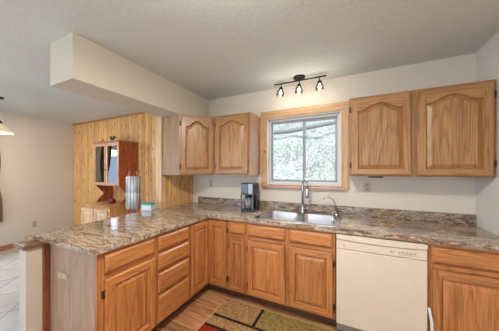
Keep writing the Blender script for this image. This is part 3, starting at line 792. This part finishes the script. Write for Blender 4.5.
# ------------------------------------------------------------------ hutch
hx0, hx1 = -2.31, -1.595; yf = -.36
hu = thing('hutch', 'wooden hutch with two glass upper doors against the knotty pine wall', 'hutch', (-1.97, -.2, 0))
honey = {a: wood('honey_pine_'+a, srgb(222, 176, 120), srgb(200, 148, 92), srgb(150, 98, 56), a, fine=.5) for a in 'xz'}
rosy = {a: wood('rosy_wood_'+a, srgb(216, 170, 134), srgb(194, 140, 104), srgb(140, 86, 58), a, fine=.5) for a in 'xz'}
zu0, zu1 = 1.145, 1.915
b = B()
b.box(hx0, hx0+.02, yf+.02, -.019, zu0, zu1); b.box(hx1-.02, hx1, yf+.02, -.019, zu0, zu1)
b.box(hx0+.02, hx1-.02, yf+.02, -.019, zu0, zu0+.02); b.box(hx0+.02, hx1-.02, yf+.02, -.019, zu1-.02, zu1)
b.box(hx0+.02, hx1-.02, -.03, -.019, zu0+.02, zu1-.02); b.build('upper_case', redwood, hu)
b = B(); b.box(hx0+.021, hx1-.021, yf+.05, -.031, 1.53, 1.545); b.build('shelf', redwood, hu)
b = B(); b.box(hx0-.02, hx1+.02, yf-.015, -.019, zu1+.001, zu1+.022, .004); b.build('cornice', rosy['x'], hu)
mx = (hx0+hx1)/2
for a, c_, h in ((hx0+.004, mx-.003, 'l'), (mx+.003, hx1-.004, 'r')):
    b = B(); t_ = .045
    b.box(a, a+t_, yf, yf+.019, zu0+.01, zu1-.01); b.box(c_-t_, c_, yf, yf+.019, zu0+.01, zu1-.01)
    b.box(a+t_, c_-t_, yf, yf+.019, zu0+.01, zu0+.06); b.box(a+t_, c_-t_, yf, yf+.019, zu1-.07, zu1-.01)
    d = b.build('door', rosy['z'], hu, bevel=.003)
    b = B(); b.box(a+t_, c_-t_, yf+.008, yf+.011, zu0+.06, zu1-.07); b.build('glass_pane', hutch_glass, d)
    b = B(); kx = c_-.02 if h == 'l' else a+.02
    b.lathe([(.002, 0), (.01, .006), (.008, .014), (.002, .018)], (kx, yf-.012, 1.42), 10); b.build('knob', bronze, d)
# scrolled brackets between top and counter
for xx in (hx0, hx1-.02):
    b = B(); n = 14
    prof = [(yf+.03+.10*math.sin(PI*(k/n))**1.2+.03*(1 if .4 < k/n < .6 else 0), .835+(zu0-.835)*k/n) for k in range(n+1)]
    lp = [(xx, y_, z_) for y_, z_ in prof]+[(xx, -.019, zu0), (xx, -.019, .835)]
    lp2 = [(xx+.02, y_, z_) for _, y_, z_ in lp]
    b.loft([lp, lp2], cap0=True, cap1=True); b.build('scroll_bracket', redwood, hu)
# lower cabinet
lx0, lx1, lyf = -2.43, -1.60, -.50
b = B(); b.box(lx0, lx1, lyf+.02, -.019, .03, .80); b.build('lower_case', honey['z'], hu)
b = B(); b.box(lx0-.03, lx1+.03, lyf-.03, -.019, .801, .832, .006); b.build('lower_top', honey['x'], hu)
b = B(); b.box(lx0, lx1, lyf+.001, lyf+.0195, .03, .80); b.build('lower_face', honey['x'], hu)
lm = (lx0+lx1)/2
pale = wood('pale_door_wood', srgb(232, 204, 168), srgb(214, 180, 140), srgb(172, 128, 88), 'z', fine=.5)
for a, c_ in ((lx0+.05, lm-.012), (lm+.012, lx1-.05)):
    door(hu, (a, lyf, .10), (0, -1, 0), c_-a, .655, {'z': pale}, hinges=0, ml=.05)
# things on and in the hutch
b = B(); b.lathe([(.03, 0), (.055, .01), (.06, .05), (.045, .075), (.05, .085)], (-1.87, -.3, .833), 18)
tag(b.build('bowl', plain('dark_red_glaze', srgb(110, 34, 38), .3)), 'dark red round bowl in the open niche of the hutch', 'bowl')
b = B(); cx, cy, cz = -1.95, -.24, 1.938
b.lathe([(.03, 0), (.035, .01), (.012, .02), (.012, .03)], (cx, cy, cz), 12)
for s_ in (-1, 1):
    b.tube([(cx, cy, cz+.025), (cx+s_*.03, cy-.01, cz+.055), (cx+s_*.07, cy, cz+.085), (cx+s_*.10, cy+.01, cz+.075)], [.014, .018, .014, .004], 8)
    b.tube([(cx+s_*.03, cy-.01, cz+.055), (cx+s_*.035, cy-.01, cz+.085), (cx+s_*.03, cy, cz+.105)], [.012, .010, .003], 8)
tag(b.build('ornament', plain('dark_iron', srgb(58, 46, 40), .6)), 'dark spread-wing ornament on top of the hutch', 'ornament')
for x_, lb, col in ((-2.25, 'small grey-brown trinket on the left end of the hutch top', srgb(120, 96, 78)), (-2.12, 'small pale trinket near the middle of the hutch top', srgb(170, 150, 128))):
    b = B(); b.lathe([(.014, 0), (.024, .012), (.022, .03), (.010, .042), (.014, .052), (.003, .06)], (x_, -.24, 1.938), 12)
    tag(b.build('trinket', plain('trinket_glaze', col, .5)), lb, 'ornament')
for x_, z_, h_, lb in ((-2.16, 1.546, .16, 'pale cup stack on the hutch shelf behind the left glass door'), (-2.12, 1.166, .2, 'pale jug at the bottom of the hutch behind the left glass door')):
    b = B(); b.lathe([(.03, 0), (.045, .02), (.04, h_*.6), (.03, h_)], (x_, -.17, z_), 16)
    tag(b.build('crockery', plain('pale_china', srgb(196, 190, 182), .35)), lb, 'crockery')

# ------------------------------------------------------------------ tall chair with a grey ribbed cover behind the counter
chx, chy = -.885, -.60
ch = thing('dining_chair', 'tall red-brown spindle-back chair with a grey ribbed cover behind the peninsula', 'chair', (chx, chy, 0))
for dx, dy in ((-.17, -.18), (.17, -.18), (-.11, 0), (.11, 0)):
    if dy: b = B(); b.tube([(chx+dx, chy+dy-.16, 0), (chx+dx*.9, chy+dy-.12, .58)], [.016, .02], 10); b.build('leg', redwood, ch)
    else: b = B(); b.tube([(chx+dx*1.3, chy+.03, 0), (chx+dx*1.1, chy, .62), (chx+dx*.75, chy+.0, 1.36), (chx+dx*.72, chy, 1.375), (chx+dx*.70, chy, 1.39), (chx+dx*.70, chy, 1.41)], [.017, .018, .014, .009, .014, .004], 10); b.build('back_post', redwood, ch)
b = B(); b.box(chx-.20, chx+.20, chy-.40, chy-.022, .58, .615, .012); b.build('seat', redwood, ch)
for dx in (-.06, -.02, .02, .06):
    b = B(); b.tube([(chx+dx, chy-.03, .615), (chx+dx, chy-.0, .95)], .008, 8); b.build('spindle', redwood, ch)
b = B(); n = 72
def ribr(a): return (.100)+.005*math.cos(24*a)
def rl(z, s_=1.0): return [(chx+s_*ribr(2*PI*i/n)*1.18*math.cos(2*PI*i/n), chy+s_*ribr(2*PI*i/n)*.75*math.sin(2*PI*i/n), z) for i in range(n)]
b.loft([rl(.868, .9), rl(.875), rl(1.095), rl(1.10, .97), rl(1.105), rl(1.325), rl(1.335, .88)], cap0=True, cap1=True, smooth=True)
m, nt, bs = mat('grey_ribbed_cover'); g = N(nt); tc = g.n('ShaderNodeTexCoord'); sp_ = g.n('ShaderNodeSeparateXYZ'); g.l(tc.outputs['Object'], sp_.inputs[0])
no = g.n('ShaderNodeTexNoise'); no.inputs['Scale'].default_value = 1; mp = g.n('ShaderNodeMapping'); mp.inputs['Scale'].default_value = (80, 80, 1.5); g.l(tc.outputs['Object'], mp.inputs[0]); g.l(mp.outputs[0], no.inputs['Vector'])
g.l(g.ramp(no.outputs[0], [(.38, srgb(126, 124, 124)), (.5, srgb(176, 176, 176)), (.62, srgb(222, 222, 224))]), bs.inputs['Base Color']); bs.inputs['Roughness'].default_value = .35; bs.inputs['Metallic'].default_value = .3
o = b.build('back_cover', m, ch); o['label'] = 'grey vertically ribbed cover'

# ------------------------------------------------------------------ box with teal lid on the counter end by the stub wall
bx = thing('storage_box', 'small clear-white plastic box with a teal lid on the peninsula counter', 'box', (-.375, -.76, .914), rz=.35)
b = B(); b.box(-.065, .065, -.045, .045, .0005, .070, .008); b.build('box_body', plain('clear_white_plastic', srgb(206, 222, 232), .25), bx, local=True)
b = B(); b.box(-.07, .07, -.05, .05, .071, .095, .006); b.build('lid', teal, bx, local=True)

# ------------------------------------------------------------------ rug
xs = [.70, .715, 1.12, 1.15, 1.62, 1.65, 2.28, 2.30]; ys = [-1.75, -1.74, -1.50, -1.47, -1.05, -1.02, -.91, -.88, -.63, -.618]
def rug_m(n_, c1, c2):
    m, nt, bs = mat(n_); g = N(nt); tc = g.n('ShaderNodeTexCoord')
    no = g.n('ShaderNodeTexNoise'); no.inputs['Scale'].default_value = 38; no.inputs['Detail'].default_value = 5; g.l(tc.outputs['Object'], no.inputs['Vector'])
    g.l(g.ramp(no.outputs[0], [(.35, c1), (.65, c2)]), bs.inputs['Base Color']); bs.inputs['Roughness'].default_value = .95; bs.inputs['Specular IOR Level'].default_value = .1
    g.bump(no.outputs[0], .6, .004, bs); return m
rm = [rug_m('rug_tan', srgb(134, 102, 68), srgb(172, 138, 96)), rug_m('rug_olive', srgb(118, 100, 56), srgb(154, 132, 80)), rug_m('rug_black', srgb(32, 26, 24), srgb(52, 42, 38)), rug_m('rug_red', srgb(112, 28, 26), srgb(158, 44, 38)), rug_m('rug_edge', srgb(176, 140, 96), srgb(200, 166, 122))]
b = B()
for i in range(len(xs)-1):
    for j in range(len(ys)-1):
        cx, cy = (xs[i]+xs[i+1])/2, (ys[j]+ys[j+1])/2
        if cx < .715 or cx > 2.28 or cy > -.63 or cy < -1.74: k = 4
        elif -.91 < cy < -.88 or -1.05 < cy < -1.02 or -1.5 < cy < -1.47: k = 2
        elif 1.12 < cx < 1.15 and cy > -.91: k = 2
        elif 1.62 < cx < 1.65 and cy < -1.02: k = 2
        elif cy > -.88: k = 0 if cx < 1.12 else 1
        elif cy > -1.02: k = 0
        elif cy > -1.47: k = 3 if cx < 1.62 else 1
        else: k = 0 if cx < 1.62 else 3
        b.mi = k
        if k == 0 and cy > -.88: b.mi = 0
        q = [(xs[i], ys[j]), (xs[i+1], ys[j]), (xs[i+1], ys[j+1]), (xs[i], ys[j+1])]
        b.f([b.v((x, y, .011)) for x, y in q])
b.mi = 4
for (x0, y0), (x1, y1) in (((xs[0], ys[0]), (xs[-1], ys[0])), ((xs[-1], ys[0]), (xs[-1], ys[-1])), ((xs[-1], ys[-1]), (xs[0], ys[-1])), ((xs[0], ys[-1]), (xs[0], ys[0]))):
    b.f([b.v((x0, y0, 0.0005)), b.v((x1, y1, 0.0005)), b.v((x1, y1, .011)), b.v((x0, y0, .011))])
bmesh.ops.remove_doubles(b.bm, verts=list(b.bm.verts), dist=1e-4)
tag(b.build('rug', rm), 'patchwork rug in tan, olive and red with black lines on the kitchen floor', 'rug')

# ------------------------------------------------------------------ outdoors: hillside behind the window
b = B(); nx, ny = 90, 70
rows = []
for j in range(ny+1):
    y = .9+ j/ny*11
    row = []
    for i in range(nx+1):
        x = -7+ i/nx*13
        z = .15+ (y-.9)*.62 + .10*math.sin(x*1.7+y*.8)+.07*math.sin(x*4.1-y*2.3)+.05*random.uniform(-1, 1)
        row.append((x, y, z))
    rows.append(row)
b.smooth = True; b.loft(rows, closed=False)
m, nt, bs = mat('dry_hillside'); g = N(nt); tc = g.n('ShaderNodeTexCoord')
n1 = g.n('ShaderNodeTexNoise'); n1.inputs['Scale'].default_value = 16; n1.inputs['Detail'].default_value = 6; n1.inputs['Roughness'].default_value = .7; n1.inputs['Distortion'].default_value = 1.5; g.l(tc.outputs['Object'], n1.inputs['Vector'])
n2 = g.n('ShaderNodeTexNoise'); n2.inputs['Scale'].default_value = 1.3; n2.inputs['Detail'].default_value = 3; g.l(tc.outputs['Object'], n2.inputs['Vector'])
c = g.ramp(n1.outputs[0], [(.36, srgb(92, 84, 74)), (.43, srgb(146, 136, 124)), (.5, srgb(188, 178, 164)), (.64, srgb(214, 204, 190))])
c = g.mix(1, c, g.ramp(n2.outputs[0], [(.35, (.86, .95, .86, 1)), (.6, (1, 1, 1, 1))]), 'MULTIPLY')
g.l(c, bs.inputs['Base Color']); bs.inputs['Roughness'].default_value = 1
o = b.build('ground_hillside', m); o['kind'] = 'structure'
def hz(x, y): return .15+(y-.9)*.62
b = B(); random.seed(3)
for k in range(1800):
    x = random.uniform(-3.2, 3.0); y = random.uniform(1.5, 8.0); z = hz(x, y)
    if 4.3 < y < 5.3: continue
    L_ = random.uniform(.12, .4); a = random.uniform(0, 2*PI); s_ = random.uniform(.3, 1)
    p = [(x, y, z-.05)]
    for q in range(1, 4):
        t_ = q/3; p.append((x+math.cos(a)*s_*L_*t_*t_, y+math.sin(a)*s_*L_*t_*t_, z+L_*.7*t_-.1*t_*t_))
    b.tube(p, [.007, .006, .004, .002], 4, cap=False)
o = b.build('dry_brush', plain('brush_twig', srgb(166, 158, 142), .9)); tag(o, 'tangle of dry grey-green brush on the hillside outside the window', 'brush', kind='stuff')
b = B(); b.tube([(-3.5, 4.8, 2.62), (-1.5, 4.7, 2.80), (0, 4.9, 2.86), (1.5, 4.7, 2.98), (3, 4.8, 2.9)], [.05, .09, .08, .07, .04], 8)
tag(b.build('fallen_log', plain('grey_log', srgb(146, 142, 132), .9)), 'grey fallen log lying across the hillside outside the window', 'log')
# ground outside the patio door
b = B(); b.box(-14, 12, -20, YR-T, -.3, -.12); o = b.build('ground_patio', plain('patio_ground', srgb(150, 150, 140), .9)); o['kind'] = 'structure'
